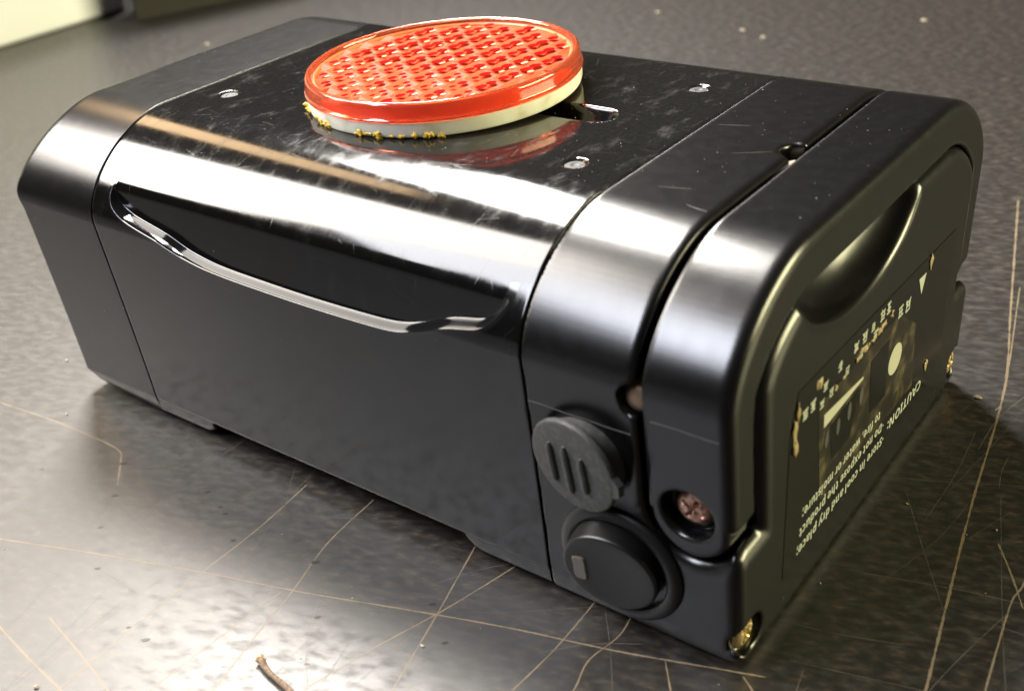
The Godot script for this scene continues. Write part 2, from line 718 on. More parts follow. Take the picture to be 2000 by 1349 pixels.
	g.v = PackedVector3Array()
	for q in pieces:
		g.v.append_array(q[0])
		g.n.append_array(q[1])
	return g


func quad(g: Geo, a: int, b: int, c: int, d: int) -> void:
	if a < 0 or b < 0 or c < 0 or d < 0:
		return
	g.i.append_array([a, b, c, a, c, d])


# ------------------------------------------------------------------ the setting
func table() -> void:
	var g := Geo.new()
	var y := 0.0
	g.v.append_array([Vector3(-1200, y, -950), Vector3(900, y, -950), Vector3(900, y, 500), Vector3(-1200, y, 500)])
	g.n.append_array([Vector3.UP, Vector3.UP, Vector3.UP, Vector3.UP])
	g.i.append_array([0, 1, 2, 0, 2, 3])
	for sidev in [[0, 1, Vector3.FORWARD], [1, 2, Vector3.RIGHT], [2, 3, Vector3.BACK], [3, 0, Vector3.LEFT]]:
		var s := g.v.size()
		g.v.append_array([g.v[sidev[0]], g.v[sidev[1]], g.v[sidev[1]] + Vector3(0, -30, 0), g.v[sidev[0]] + Vector3(0, -30, 0)])
		for k in 4:
			g.n.append(sidev[2])
		g.i.append_array([s, s + 1, s + 2, s, s + 2, s + 3])
	# the grain runs along the old wipe marks, slightly across the pack's length
	for q in g.v:
		var c := cos(0.32)
		var d := sin(0.32)
		g.uv.append(Vector2((q.x * c - q.z * d) / 260.0, (q.x * d + q.z * c) / 120.0))
	var t := commit(g, "table_top", "table_top", null, "structure")
	t.set_meta("label", "dark brown scratched and pitted table top")
	# the deep scratches
	var gold := [
		[0.55, -8, 18, 13, 15.7, 33, 14.7, 40.5, 15.1, 43.7, 16.9, 52.5, 24.5],
		[0.5, 20, 60, 45.4, 50.8, 70.5, 41.6, 94.8, 33.4, 118, 26.2, 139, 18.8, 159, 12.1, 179, 6.4, 198, -0.1, 205, -2.5],
		[0.42, 98, 90, 96.3, 70.5, 95, 51.9, 94.1, 34.2, 93.7, 18, 91.5, 0.2],
		[0.38, 111, 75, 111.5, 60.9, 112.1, 45.3, 113.1, 28.7],
		[0.42, 126, 70, 121.8, 54.3, 118, 40, 115, 27.6, 110.5, 12.7, 108.9, -3.6],
		[0.45, 133, 60, 136.1, 45.2, 140.4, 29.1, 144.7, 15.9, 148.4, 1.6, 150, -6],
		[0.42, 154, 50, 150.1, 36.2, 144.8, 17.6, 139.1, -0.9, 137, -8],
		[0.6, 55, 64, 71.3, 66.8, 85.1, 68.7, 97.2, 70, 112, 72],
		[0.55, 77.4, 59.6, 90.6, 62, 104.8, 65.1, 120, 69],
		[0.7, 183.6, -225.5, 202, -155.1, 212.4, -114.6, 219.6, -68.9, 225.2, -36.7, 229.2, -14.2, 231, 0],
		[0.45, 200.7, -167.7, 212.6, -114.5, 213.3, -104.5],
		[0.5, 234.5, -70, 235.4, -49.5, 235, -42.7, 237.6, -19.5, 240, 0],
		[0.5, 227.9, -58.7, 232.6, -51.1, 237.3, -42.6],
		[0.4, 168.2, 32, 168.6, 24.5, 169.3, 10.9, 168.5, -9.9],
		[0.4, 178, 26, 177.9, 18.5, 176.2, 11.1, 177.6, 2.6, 176.5, -4.7],
		[0.4, 201.4, -0.5, 204.4, 1.6, 212, 8],
		[0.4, 188, 3.6, 192.4, 9.3, 199, 18],
	]
	for s in gold:
		scratch(t, s, "scratch_gold", 0.02)
	var fine := []
	for k in 260:
		var a := rng.randf() * TAU
		var c := Vector2(rng.randf_range(-60, 250), rng.randf_range(-130, 90))
		if c.y < 2 and c.x > 0 and c.x < 205:
			continue
		var L := rng.randf_range(6, 45)
		if rng.randf() < 0.6:
			a = (1.5 if rng.randf() < 0.5 else -0.32) + rng.randf_range(-0.4, 0.4)
		var d := Vector2(cos(a), sin(a)) * L
		var q := d.orthogonal() * rng.randf_range(-0.12, 0.12)
		fine.append([rng.randf_range(0.08, 0.26), c.x - d.x, c.y - d.y, c.x - q.x, c.y - q.y, c.x + d.x, c.y + d.y])
	var gg := Geo.new()
	for s in fine:
		ribbon(gg, s, 0.03)
	commit(gg, "fine_scratches", "scratch_fine", t, "stuff")
	# pits
	for q in [[100, 52.8, 1.6], [112.7, 18.6, 1.7], [46, 17.9, 1.5], [73.2, 14.5, 1.4], [80.3, 16.7, 1.1], [83.2, 17.7, 1.2], [124.8, 30, 1.3], [142, 15.1, 1.4], [150.8, 21.8, 1.2], [91.9, 23.1, 1.0], [73.4, 45, 1.2], [94.1, 52.5, 0.9], [30, 30, 1.0], [62, 36, 1.1], [55, 27, 1.3], [132, 40, 0.9]]:
		var pg := Geo.new()
		var poly := PackedVector2Array()
		for k in 14:
			var an := TAU * k / 14.0
			poly.append(Vector2(cos(an), sin(an) * 0.55) * q[2] * rng.randf_range(0.7, 1.1) * 0.6)
		var ctr := Vector2(q[0], q[1])
		slab(pg, poly, func(a, b, hh): return Vector3(ctr.x + a * 0.77 + b * 0.64, hh, ctr.y - a * 0.64 + b * 0.77), 0.04, 0.0)
		commit(pg, "pit", "pit_dark", t)


func scratch(parent: Node, s: Array, material: String, lift: float) -> void:
	var g := Geo.new()
	ribbon(g, s, lift)
	commit(g, "scratch", material, parent)


func ribbon(g: Geo, s: Array, lift: float) -> void:
	var c := Curve2D.new()
	var pts := PackedVector2Array()
	for k in range(1, s.size(), 2):
		pts.append(Vector2(s[k], s[k + 1]))
	for k in pts.size():
		var tan := (pts[mini(k + 1, pts.size() - 1)] - pts[maxi(k - 1, 0)]) * 0.16
		c.add_point(pts[k], -tan, tan)
	c.bake_interval = 1.2
	var b := c.get_baked_points()
	var cnt := b.size()
	var base := g.v.size()
	for k in cnt:
		var d := (b[mini(k + 1, cnt - 1)] - b[maxi(k - 1, 0)]).normalized().orthogonal()
		var w: float = s[0] * 0.36 * (0.35 + 0.55 * rng.randf() + 0.45 * absf(sin(k * 0.21 + s[1])))
		if k == 0 or k == cnt - 1:
			w *= 0.2
		var p := b[k] + d * rng.randf_range(-0.03, 0.03)
		g.v.append(Vector3(p.x + d.x * w, lift * 0.4, p.y + d.y * w))
		g.v.append(Vector3(p.x, lift, p.y))
		g.v.append(Vector3(p.x - d.x * w, lift * 0.4, p.y - d.y * w))
		g.n.append_array([Vector3.UP, Vector3.UP, Vector3.UP])
	for k in cnt - 1:
		for j in 2:
			var p0 := base + k * 3 + j
			g.i.append_array([p0, p0 + 1, p0 + 3, p0 + 1, p0 + 4, p0 + 3])


func box(g: Geo, lo: Vector3, hi: Vector3, r: float) -> void:
	# a box with chamfered edges
	var xs := [lo.x, lo.x + r, hi.x - r, hi.x]
	var f := func(p: Vector3) -> Vector3:
		return p
	for ax in 3:
		for sg in [0, 1]:
			var u := (ax + 1) % 3
			var w := (ax + 2) % 3
			var s := g.v.size()
			for cc in [[0, 0], [1, 0], [1, 1], [0, 1]]:
				var p := Vector3.ZERO
				p[ax] = hi[ax] if sg else lo[ax]
				p[u] = hi[u] - r if cc[0] else lo[u] + r
				p[w] = hi[w] - r if cc[1] else lo[w] + r
				g.v.append(p)
				var n := Vector3.ZERO
				n[ax] = 1.0 if sg else -1.0
				g.n.append(n)
			g.i.append_array([s, s + 1, s + 2, s, s + 2, s + 3])
	for ax in 3:
		var u := (ax + 1) % 3
		var w := (ax + 2) % 3
		for su in [0, 1]:
			for sw in [0, 1]:
				var n := Vector3.ZERO
				n[u] = 1.0 if su else -1.0
				n[w] = 1.0 if sw else -1.0
				n = n.normalized()
				var s := g.v.size()
				for e in [0, 1]:
					for q in [0, 1]:
						var p := Vector3.ZERO
						p[ax] = hi[ax] - r if e else lo[ax] + r
						p[u] = (hi[u] - r * q) if su else (lo[u] + r * q)
						p[w] = (hi[w] - r * (1 - q)) if sw else (lo[w] + r * (1 - q))
						g.v.append(p)
						g.n.append(n)
				g.i.append_array([s, s + 1, s + 2, s + 1, s + 3, s + 2])


func white_box() -> void:
	var o := thing("white_box", "plain white cardboard box at the far left behind the black pack", "box")
	var g := Geo.new()
	box(g, Vector3(-620, 0.2, -281), Vector3(-351, 130, 120), 2.0)
	commit(g, "box_body", "box_card", o)
	g = Geo.new()
	box(g, Vector3(-622, 118, -283), Vector3(-349, 138, 122), 2.5)
	commit(g, "box_lid", "box_card", o)


	var d := thing("dark_block", "dark brown block beside the white box, cut by the top picture edge", "block")
	var poly := PackedVector2Array([Vector2(-322, -266), Vector2(-300, -325), Vector2(-285, -380), Vector2(-340, -400), Vector2(-348, -283)])
	g = Geo.new()
	slab(g, poly, func(a, b, hh): return Vector3(a, hh, b), 90.0, 2.0)
	commit(g, "block_body", "dark_board", d)


# ------------------------------------------------------------------ the battery pack
func battery() -> void:
	var o := thing("battery_pack", "black plastic battery pack with carry handle lying on the scratched table", "battery pack")
	middle_shell(o)
	rear_cap(o)
	base_tray(o)
	# the dark core seen in the seams
	var g := Geo.new()
	box(g, Vector3(12, 8, CZ - 50), Vector3(180, 66, CZ + 50), 6.0)
	commit(g, "inner_core", "core_black", o)
	front_cap(o)
	handle(o)
	port_cover(o)
	rocker_switch(o)
	screws(o)
	parting_lines(o)
	sticker(o)


func ring(side: int, k: int, x: float, inset: float) -> Vector3:
	# a point of the profile on the near (+1) or far (-1) side, moved in along its normal
	var p := prof[k] - prof_n[k] * inset
	return Vector3(x, p.y, CZ + side * p.x)


func profile_samples() -> Array:
	# near bottom edge -> near shoulder -> top -> far shoulder -> far bottom edge, as [side, index]
	var out := []
	for k in range(prof.size() - 1, 66, -1):
		out.append([1, k])
	for k in range(66, -1, -1):
		out.append([1, k])
	for k in range(1, 67):
		out.append([-1, k])
	for k in range(67, prof.size(), 4):
		out.append([-1, k])
	out.append([-1, prof.size() - 1])
	return out


func middle_shell(o: Node3D) -> void:
	var ps := profile_samples()
	var pocket_ctl := PackedVector2Array()
	for q in [[44.3, 67.2], [44.1, 63.7], [45.5, 60.9], [49.6, 58.7], [55.2, 57.4], [61.0, 56.2], [68.0, 54.0], [75.4, 52.7], [82.6, 52.2], [90.4, 52.0], [104.6, 51.8], [118.0, 52.0], [127.4, 52.4], [132.5, 53.2], [137.7, 54.9], [143.1, 57.0], [147.0, 57.9], [150.5, 58.7], [153.5, 60.4], [155.6, 62.9], [156.5, 65.4], [156.6, 67.2], [156.6, 80], [44.3, 80]]:
		pocket_ctl.append(Vector2(q[0], q[1]))
	pocket_poly = smooth_loop(pocket_ctl, 21, 9)
	var a := 38.45
	var b := 160.1
	var xs := PackedFloat32Array([a, a, a + 0.08, a + 0.25, a + 0.6])
	var ins := PackedFloat32Array([5.0, 0.3, 0.1, 0.01, 0.0])
	var x := a + 1.1
	while x < b - 1.0:
		xs.append(x)
		ins.append(0.0)
		x += 0.34
	for e in [[0.6, 0.0], [0.25, 0.01], [0.08, 0.1], [0.0, 0.3], [0.0, 5.0]]:
		xs.append(b - e[0])
		ins.append(e[1])
	var rows := []
	rows.resize(xs.size())
	var job := WorkerThreadPool.add_group_task(func(c: int):
		var row := PackedVector3Array()
		row.append(Vector3(xs[c], 6.4, CZ + 40))
		row.append(Vector3(xs[c], 5.95, CZ + 56.3 - ins[c]))
		for s in ps:
			var p := ring(s[0], s[1], xs[c], ins[c])
			if ins[c] < 0.4:
				p = carve(p, s[0] > 0)
			row.append(p)
		rows[c] = row, xs.size())
	WorkerThreadPool.wait_for_group_task_completion(job)
	var g := Geo.new()
	grid(g, rows)
	# grid() orients normals by winding: make them point away from the pack's axis
	fix_out(g)
	# the moulded lip that runs round the pocket
	var lip := Geo.new()
	var lrows := []
	var last := 21 * 9
	for k in last + 1:
		var q := pocket_poly[k]
		var t := (pocket_poly[mini(k + 1, last)] - pocket_poly[maxi(k - 1, 0)]).normalized()
		var inw := Vector2(-t.y, t.x)
		var row := PackedVector3Array()
		for j in 34:
			var d := -0.6 + j * 0.058
			var w2 := q + inw * d
			var pz := Vector3(w2.x, w2.y, CZ + prof_u(w2.y))
			row.append(carve_lip(pz, d) + Vector3(0, 0, 0.02))
		lrows.append(row)
	grid(lip, lrows)
	fix_out(lip)
	commit(lip, "pocket_lip", "gloss_lip", o)
	var along := PackedFloat32Array([0.0, 0.0])
	var mid: PackedVector3Array = []
	for s in ps:
		mid.append(ring(s[0], s[1], 0.0, 0.0))
	var run := 0.0
	for k in mid.size():
		if k > 0:
			run += mid[k].distance_to(mid[k - 1])
		along.append(run)
	for c in xs.size():
		for k in along.size():
			g.uv.append(Vector2((xs[c] - 38.0) / 123.0, along[k] / run))
	commit(g, "middle_shell", "gloss_plastic", o)


func smooth_loop(p: PackedVector2Array, last: int, sub: int) -> PackedVector2Array:
	# Catmull-Rom through points 0..last; the rest stays straight
	var out := PackedVector2Array()
	for k in last:
		for j in sub:
			out.append(p[k].cubic_interpolate(p[k + 1], p[maxi(k - 1, 0)], p[mini(k + 2, last)], j / float(sub)))
	for it in 5:
		for k in range(1, out.size() - 1):
			out[k] = out[k] * 0.5 + (out[k - 1] + out[k + 1]) * 0.25
	for k in range(last, p.size()):
		out.append(p[k])
	return out


func fix_out(g: Geo) -> void:
	var flip := 0
	for k in range(0, g.v.size(), 37):
		var d := Vector3(0, g.v[k].y - 36.0, g.v[k].z - CZ)
		flip += 1 if g.n[k].dot(d) < 0.0 else -1
	if flip > 0:
		for k in g.n.size():
			g.n[k] = -g.n[k]


func ramp(d: float, w: float, r: float) -> float:
	# 0 for d < 0, 1 for d > w, a straight slope with rounded ends between
	var t := clampf(d / w, -0.5, 1.5)
	var e := r / w
	if t < -e: return 0.0
	if t < e: return (t + e) * (t + e) / (4.0 * e)
	if t < 1.0 - e: return t
	if t < 1.0 + e: return 1.0 - (1.0 + e - t) * (1.0 + e - t) / (4.0 * e)
	return 1.0


func poly_sd(q: Vector2, poly: PackedVector2Array) -> float:
	# positive inside
	var best := 1e9
	var c := poly.size()
	var inside := false
	for k in c:
		var s := poly[k]
		var t := poly[(k + 1) % c]
		if (s.y > q.y) != (t.y > q.y) and q.x < s.x + (q.y - s.y) / (t.y - s.y) * (t.x - s.x):
			inside = not inside
		if absf(s.x - q.x) > 5.0 and absf(t.x - q.x) > 5.0 and absf(s.x - t.x) < 9.0:
			continue
		var e := t - s
		var w := q - s
		best = minf(best, (w - e * clampf(w.dot(e) / e.dot(e), 0.0, 1.0)).length_squared())
	return sqrt(best) * (1.0 if inside else -1.0)


func carve(p: Vector3, near: bool) -> Vector3:
	if near and p.y > 44.0 and p.y < 73.0:
		var d := poly_sd(Vector2(p.x, p.y), pocket_poly)
		if d > -1.0:
			var w := ramp(d + 0.15, 0.55, 0.1)
			if w > 0.0:
				var fl := CZ + HW - 3.9 + (67.0 - p.y) * 0.075
				var t := p.z + (fl - p.z) * w if p.z > fl else p.z
				# soft edge where the rounded shoulder runs out into the pocket floor
				if p.z > fl - 1.2 and w > 0.5:
					var k := 1.0
					var h := maxf(k - absf(p.z - fl), 0.0)
					t = minf(t, minf(p.z, fl) - h * h / (4.0 * k) * w)
				p.z = t
	elif p.y > TOPY - 0.2:
		# a keyhole slot that runs out from under the reflector, and four shallow screw wells
		var q := Vector2(p.x, p.z)
		var e := Vector2(maxf(absf(p.x - 122.0) - 16.0, 0.0), p.z + 57.0)
		var d := 3.9 - e.length()
		if d > -0.6:
			p.y -= 3.5 * ramp(d, 1.3, 0.5)
		for c in [Vector2(48.7, -34.0), Vector2(148.4, -32.8), Vector2(148.6, -80.3), Vector2(48.7, -80.3)]:
			var f: float = 2.5 - q.distance_to(c)
			if f > -0.6:
				p.y -= 0.6 * ramp(f, 0.45, 0.15)
	return p


func prof_u(y: float) -> float:
	# half width at a height
	if y <= 56.0:
		return front_z(y) - CZ
	for k in range(67, prof.size()):
		if prof[k].y <= y:
			var a := prof[k - 1]
			var b := prof[k]
			return lerpf(b.x, a.x, (y - b.y) / maxf(a.y - b.y, 1e-5))
	return HW


func carve_lip(p: Vector3, d: float) -> Vector3:
	var w := ramp(d - 0.25, 0.55, 0.17)
	var fl := CZ + HW - 3.9 + (67.0 - p.y) * 0.075
	if p.z > fl:
		p.z += (fl - p.z) * w
	return p


func rear_cap(o: Node3D) -> void:
	var ps := profile_samples()
	var b := 38.15
	var g := Geo.new()
	var rows := []
	# the left end: rounded wide along the top, tight down the sides, then across the end wall
	var steps := 14
	for c in steps + 5:
		var row := PackedVector3Array()
		for j in [0, 1, 2, 3]:
			# the underside and the soft lower edge
			var px := 0.0
			var inset := 0.0
			if c == 0:
				px = 7.5; inset = 8.0
			elif c <= steps:
				var t := (c - 1.0) / (steps - 1.0) * PI * 0.5
				px = 7.2 + 5.0 * (1.0 - sin(t)); inset = 5.0 * (1.0 - cos(t))
				px = 7.2 + 5.0 * (1.0 - cos(t)); inset = 5.0 * (1.0 - sin(t))
			else:
				px = [b - 0.3, b - 0.08, b, b][c - steps - 1]; inset = [0.0, 0.08, 0.3, 5.0][c - steps - 1]
			var lift := 2.6 * pow(clampf((26.0 - px) / 18.0, 0.0, 1.0), 1.6)
			var yy: float = [0.3, 0.5, 1.6, 3.8][j]
			var zz: float = [-22.0, -3.4, -1.2, -0.45][j]
			yy = yy + lift * [1.0, 1.0, 0.7, 0.3][j]
			row.append(Vector3(px, yy + inset * 0.3, CZ + 56.8 + zz - inset))
		for s in ps:
			var q := prof[s[1]]
			var top := smoothstep(56.0, TOPY, q.y)
			var r := lerpf(2.4, 8.0, top)
			var x0 := lerpf(6.9, 6.5, smoothstep(52.0, 57.0, q.y))
			if q.y > 54.0 and q.y < 62.0:
				r = lerpf(r, 1.7, 1.0 - absf(q.y - 58.0) / 4.0)
			var px := 0.0
			var inset := 0.0
			if c == 0:
				px = x0; inset = 12.0
			elif c <= steps:
				var t := (c - 1.0) / (steps - 1.0) * PI * 0.5
				px = x0 + r * (1.0 - sin(t) if false else 1.0 - cos(PI * 0.5 - t) if false else 1.0 - cos(t)); inset = r * (1.0 - sin(t))
			else:
				px = [b - 0.3, b - 0.08, b, b][c - steps - 1]; inset = [0.0, 0.08, 0.3, 5.0][c - steps - 1]
			row.append(ring(s[0], s[1], px, inset))
		rows.append(row)
	# plain stretch between rounding and seam
	var flat_rows := []
	for f in [0.33, 0.66]:
		var row := PackedVector3Array()
		var r0: PackedVector3Array = rows[steps]
		var r1: PackedVector3Array = rows[steps + 1]
		for k in r0.size():
			row.append(r0[k].lerp(r1[k], f))
		flat_rows.append(row)
	rows.insert(steps + 1, flat_rows[1])
	rows.insert(steps + 1, flat_rows[0])
	grid(g, rows)
	fix_out(g)
	commit(g, "rear_cap", "matte_plastic", o)
	# end wall
	var eg := Geo.new()
	var poly := PackedVector2Array()
	for s in ps:
		var pt := ring(s[0], s[1], 0.0, 6.0)
		if poly.size() == 0 or poly[-1].distance_to(Vector2(pt.z, pt.y)) > 0.8:
			poly.append(Vector2(pt.z, pt.y))
	slab(eg, poly, func(a, b2, hh): return Vector3(7.6 - hh, b2, a), 0.5)
	commit(eg, "rear_wall", "matte_plastic", o)


func base_tray(o: Node3D) -> void:
	# the rolled lower edge of the shell, cut away between x = 59 and x = 138
	for piece in [[38.3, 59.5, 1], [138.2, 159.9, -1]]:
		var rows := []
		var cnt := 40
		for c in cnt + 1:
			var x: float = lerpf(piece[0], piece[1], c / float(cnt))
			var edge: float = (piece[1] - x) if piece[2] > 0 else (x - piece[0])
			# the cut end is a quarter-round
			var k := 1.0 - sqrt(maxf(0.0, 1.0 - pow(clampf(1.0 - edge / 5.0, 0.0, 1.0), 2.0)))
			var row := PackedVector3Array()
			for j in 13:
				var t := j / 12.0
				var y := 6.0 - 5.6 * t
				var z := -0.25 - 0.55 * t - 2.4 * pow(t, 6.0)
				y = lerpf(y, 5.8, k * 0.93)
				row.append(Vector3(x, y, CZ + 56.8 + z))
			row.append(Vector3(x, lerpf(0.4, 5.6, k * 0.9), CZ + 45.0))
			rows.append(row)
		var g := Geo.new()
		grid(g, rows)
		for q in g.n.size():
			if g.n[q].dot(Vector3(0, -1, 1)) < 0.0:
				g.n[q] = -g.n[q]
		commit(g, "base_edge", "matte_plastic", o)
	var g2 := Geo.new()
	box(g2, Vector3(40, 0.4, CZ - 50), Vector3(158, 7.0, CZ + 28), 1.0)
	box(g2, Vector3(39, 6.2, CZ + 20), Vector3(159, 8.0, CZ + 52), 0.5)
	commit(g2, "base_plate", "core_black", o)


func sd_body(x: float, y: float, z: float) -> float:
	var u := absf(z - CZ)
	var d := prof_sd(u, y)
	var a := smax(d, x - 201.2, 3.2)
	a = smax(a, 160.35 - x, 0.5)
	if x < 178.0:
		return a
	# the groove the handle lies in
	var rx := x - 191.6
	var ry := y - 32.0
	var ch := sqrt(rx * rx + ry * ry) - 8.4
	ch = minf(ch, maxf(182.9 - x, 32.0 - y))
	ch = minf(ch, smax(191.0 - x, 27.6 - y, 1.0))
	ch = smax(ch, -(d + 9.2), 1.0)
	a = smax(a, -ch, lerpf(1.6, 3.6, clampf((x - 186.0) / 8.0, 0.0, 1.0)))
	# finger bowl
	var px := (x - 202.0) / 12.0
	var py := (y - 69.5) / 14.5
	var pz := (z + 45.5) / 27.0
	var k0 := sqrt(px * px + py * py + pz * pz)
	if k0 < 1.6 and x > 186.0:
		var k1 := sqrt(px * px / 144.0 + py * py / 210.25 + pz * pz / 729.0)
		a = smax(a, -(k0 * (k0 - 1.0) / maxf(k1, 1e-4)), 1.6)
	# wells for the lower screws, the pin notches and the switch
	if y < 13.0 and x > 195.0:
		var wy := y - 6.8
		var wz := u - 52.6
		a = smax(a, -smax(sqrt(wy * wy + wz * wz) - 3.9, 198.6 - x, 0.4), 0.7)
	if x > 189.0:
		return a
	var nx := x - 183.0
	var ny := y - 54.2
	a = smax(a, -smax(sqrt(nx * nx + ny * ny) - 3.3, -(d + 4.0), 0.3), 0.4)
	var mz := z + 56.0
	a = smax(a, -smax(sqrt(nx * nx + mz * mz) - 3.6, 72.0 - y, 0.3), 0.4)
	return a


func sd_handle(x: float, y: float, z: float) -> float:
	var u := absf(z - CZ)
	var d := prof_sd(u, y)
	var top := smoothstep(50.0, 62.0, y) * 1.4
	var a := smax(d, x - 200.2, 2.7)
	a = smax(a, 184.0 - x, 0.9)
	a = smax(a, -(d + 7.7 + top), 0.7)
	var rx := x - 191.9
	var ry := y - 32.0
	var tip := sqrt(rx * rx + ry * ry) - 7.5
	tip = minf(tip, 32.0 - y)
	a = smax(a, tip, 1.4)
	# well of the pivot screw
	var sx := x - 191.5
	var sy := y - 33.6
	a = smax(a, -smax(sqrt(sx * sx + sy * sy) - 4.9, -(d + 3.6), 0.4), 0.9)
	return a


func front_cap(o: Node3D) -> void:
	var g := nets(sd_body, Vector3(159.5, -0.5, -119), Vector3(203, 79, 6), 0.62)
	commit(g, "front_cap", "matte_plastic", o)


func handle(o: Node3D) -> void:
	var g := nets(sd_handle, Vector3(183.2, 22, -119), Vector3(201.4, 79, 6), 0.55)
	commit(g, "handle", "matte_plastic", o)


func port_cover(o: Node3D) -> void:
	var g := Geo.new()
	var c := Vector3(171.6, 38.8, 2.1)
	var ax := Vector3(-0.14, -0.10, 1.0).normalized()
	var f := frame(ax)
	var pr := [[8.2, -3.2], [8.2, 1.4], [8.5, 1.9], [9.2, 2.1], [9.5, 2.4], [9.55, 2.9], [9.3, 3.35], [8.8, 3.55], [6.0, 3.7], [3.0, 3.75], [0.01, 3.75]]
	lathe(g, pr, c, ax, 72)
	var cover := commit(g, "port_cover", "rubber", o)
	# pull tab on the right
	g = Geo.new()
	var tab := PackedVector2Array([Vector2(7.5, -3.0), Vector2(9.6, -2.7), Vector2(10.6, -1.9), Vector2(10.7, 0.6), Vector2(9.9, 1.5), Vector2(8.9, 2.4), Vector2(7.5, 2.6)])
	slab(g, tab, func(a, b, hh): return c + f.x * a - f.z * b * -1.0 + ax * (2.2 + hh), 1.2, 0.3)
	commit(g, "pull_tab", "rubber", cover)
	for r in [[-4.2, -0.3, 4.2], [-0.6, -0.6, 5.1], [3.1, -0.3, 3.8]]:
		g = Geo.new()
		var pts := PackedVector3Array()
		var rad := PackedFloat32Array()
		for k in 13:
			var t := k / 12.0 * 2.0 - 1.0
			var yy: float = r[1] + t * r[2]
			var up := Vector3(0, 1, 0)
			up = (up - ax * up.dot(ax)).normalized()
			var side := up.cross(ax).normalized()
			pts.append(c + side * (r[0] + (yy * -0.06)) + up * yy + ax * 3.82)
			rad.append(0.78 * sqrt(maxf(0.15, 1.0 - pow(absf(t), 8.0))))
		tube(g, pts, rad, 12)
		commit(g, "grip_rib", "rubber", cover)


func parting_lines(o: Node3D) -> void:
	# thin mould lines across the cap and the handle
	for l in [[160.6, 181.6, 47.3], [185.6, 198.0, 51.6]]:
		var g := Geo.new()
		var pts := PackedVector3Array()
		var rad := PackedFloat32Array()
		for k in 24:
			var x := lerpf(l[0], l[1], k / 23.0)
			var y: float = l[2] + sin(x * 0.7) * 0.05
			pts.append(Vector3(x, y, front_z(y) - 0.015))
			rad.append(0.075)
		tube(g, pts, rad, 6)
		commit(g, "mould_line", "rubber", o)
	# stray scratches on the cap's top
	for q in [[172.5, -49.5, 178.8, -53.2], [168, -30, 174, -31.5], [176.5, -25.2, 181, -24.2], [163, -62, 169, -64]]:
		var g := Geo.new()
		tube(g, PackedVector3Array([Vector3(q[0], TOPY, q[1]), Vector3((q[0] + q[2]) * 0.5, TOPY + 0.01, (q[1] + q[3]) * 0.5 + 0.2), Vector3(q[2], TOPY, q[3])]), PackedFloat32Array([0.02, 0.06, 0.03]), 6)
		commit(g, "scratch", "scratch_fine", o)


func rocker_switch(o: Node3D) -> void:
	var sw := Node3D.new()
	place(sw, "rocker_switch", o)
	var g := Geo.new()
	var c := Vector3(BX, BY, 0.35)
	var ax := Vector3(0, -0.05, 1).normalized()
	lathe(g, [[12.9, -1.5], [12.9, 0.5], [12.75, 0.9], [12.3, 1.35], [11.6, 1.6], [10.9, 1.7], [10.4, 1.6], [10.1, 1.35], [10.0, 0.9], [9.9, -2.5]], c, ax, 96)
	commit(g, "bezel", "switch_plastic", sw)
	g = Geo.new()
	var tilt := Vector3(0.13, -0.17, 1).normalized()
	var rc := Vector3(BX - 0.5, BY + 0.4, 1.7)
	lathe(g, [[9.3, -6.0], [9.3, 2.4], [9.22, 2.75], [9.0, 2.98], [8.6, 3.05], [7.0, 2.95], [5.0, 2.8], [2.5, 2.7], [0.01, 2.66]], rc, tilt, 96)
	commit(g, "rocker", "switch_plastic", sw)
	g = Geo.new()
	var f := frame(tilt)
	var up := (Vector3.UP - tilt * Vector3.UP.dot(tilt)).normalized()
	var side := up.cross(tilt).normalized()
	var poly := PackedVector2Array()
	for k in 28:
		var an := TAU * k / 28.0
		var q := Vector2(cos(an), sin(an))
		poly.append(Vector2(signf(q.x) * pow(absf(q.x), 0.5) * 1.55, signf(q.y) * pow(absf(q.y), 0.5) * 3.3))
	slab(g, poly, func(a, b, hh): return rc + side * (-5.9 + a) + up * (b - 0.6) + tilt * (2.84 + hh), 0.35, 0.5)
	commit(g, "indicator_lens", "indicator", sw)


func screw_head(o: Node, at: Vector3, ax: Vector3, r: float, called: String, material: String, turn: float) -> void:
	# pan head with a worn cross recess
	var g := Geo.new()
	var f := frame(ax)
	var rows := []
	var segs := 72
	var nr := 16
	for k in nr + 1:
		var rr := r * (1.0 - k / float(nr))
		var row := PackedVector3Array()
		for s in segs:
			var an := TAU * s / segs
			var q := Vector2(cos(an + turn), sin(an + turn)) * rr
			var t := rr / r
			var h := 1.1 * (1.0 - pow(t, 5.0)) + 0.25 * (1.0 - t * t)
			var arm := minf(maxf(absf(q.x) - 0.42, absf(q.y) - r * 0.62), maxf(absf(q.y) - 0.42, absf(q.x) - r * 0.62))
			h -= 0.95 * ramp(-arm, 0.35, 0.1)
			h += 0.05 * sin(q.x * 7.0 + turn * 9.0) * sin(q.y * 6.0 + 1.0)
			row.append(at + (f.x * cos(an) + f.z * sin(an)) * rr + f.y * h)
		rows.append(row)
	grid(g, rows, true)
	var flip := 0
	for k in range(0, g.n.size(), 5):
		flip += 1 if g.n[k].dot(ax) < 0.0 else -1
	if flip > 0:
		for k in g.n.size():
			g.n[k] = -g.n[k]
	commit(g, called, material, o)


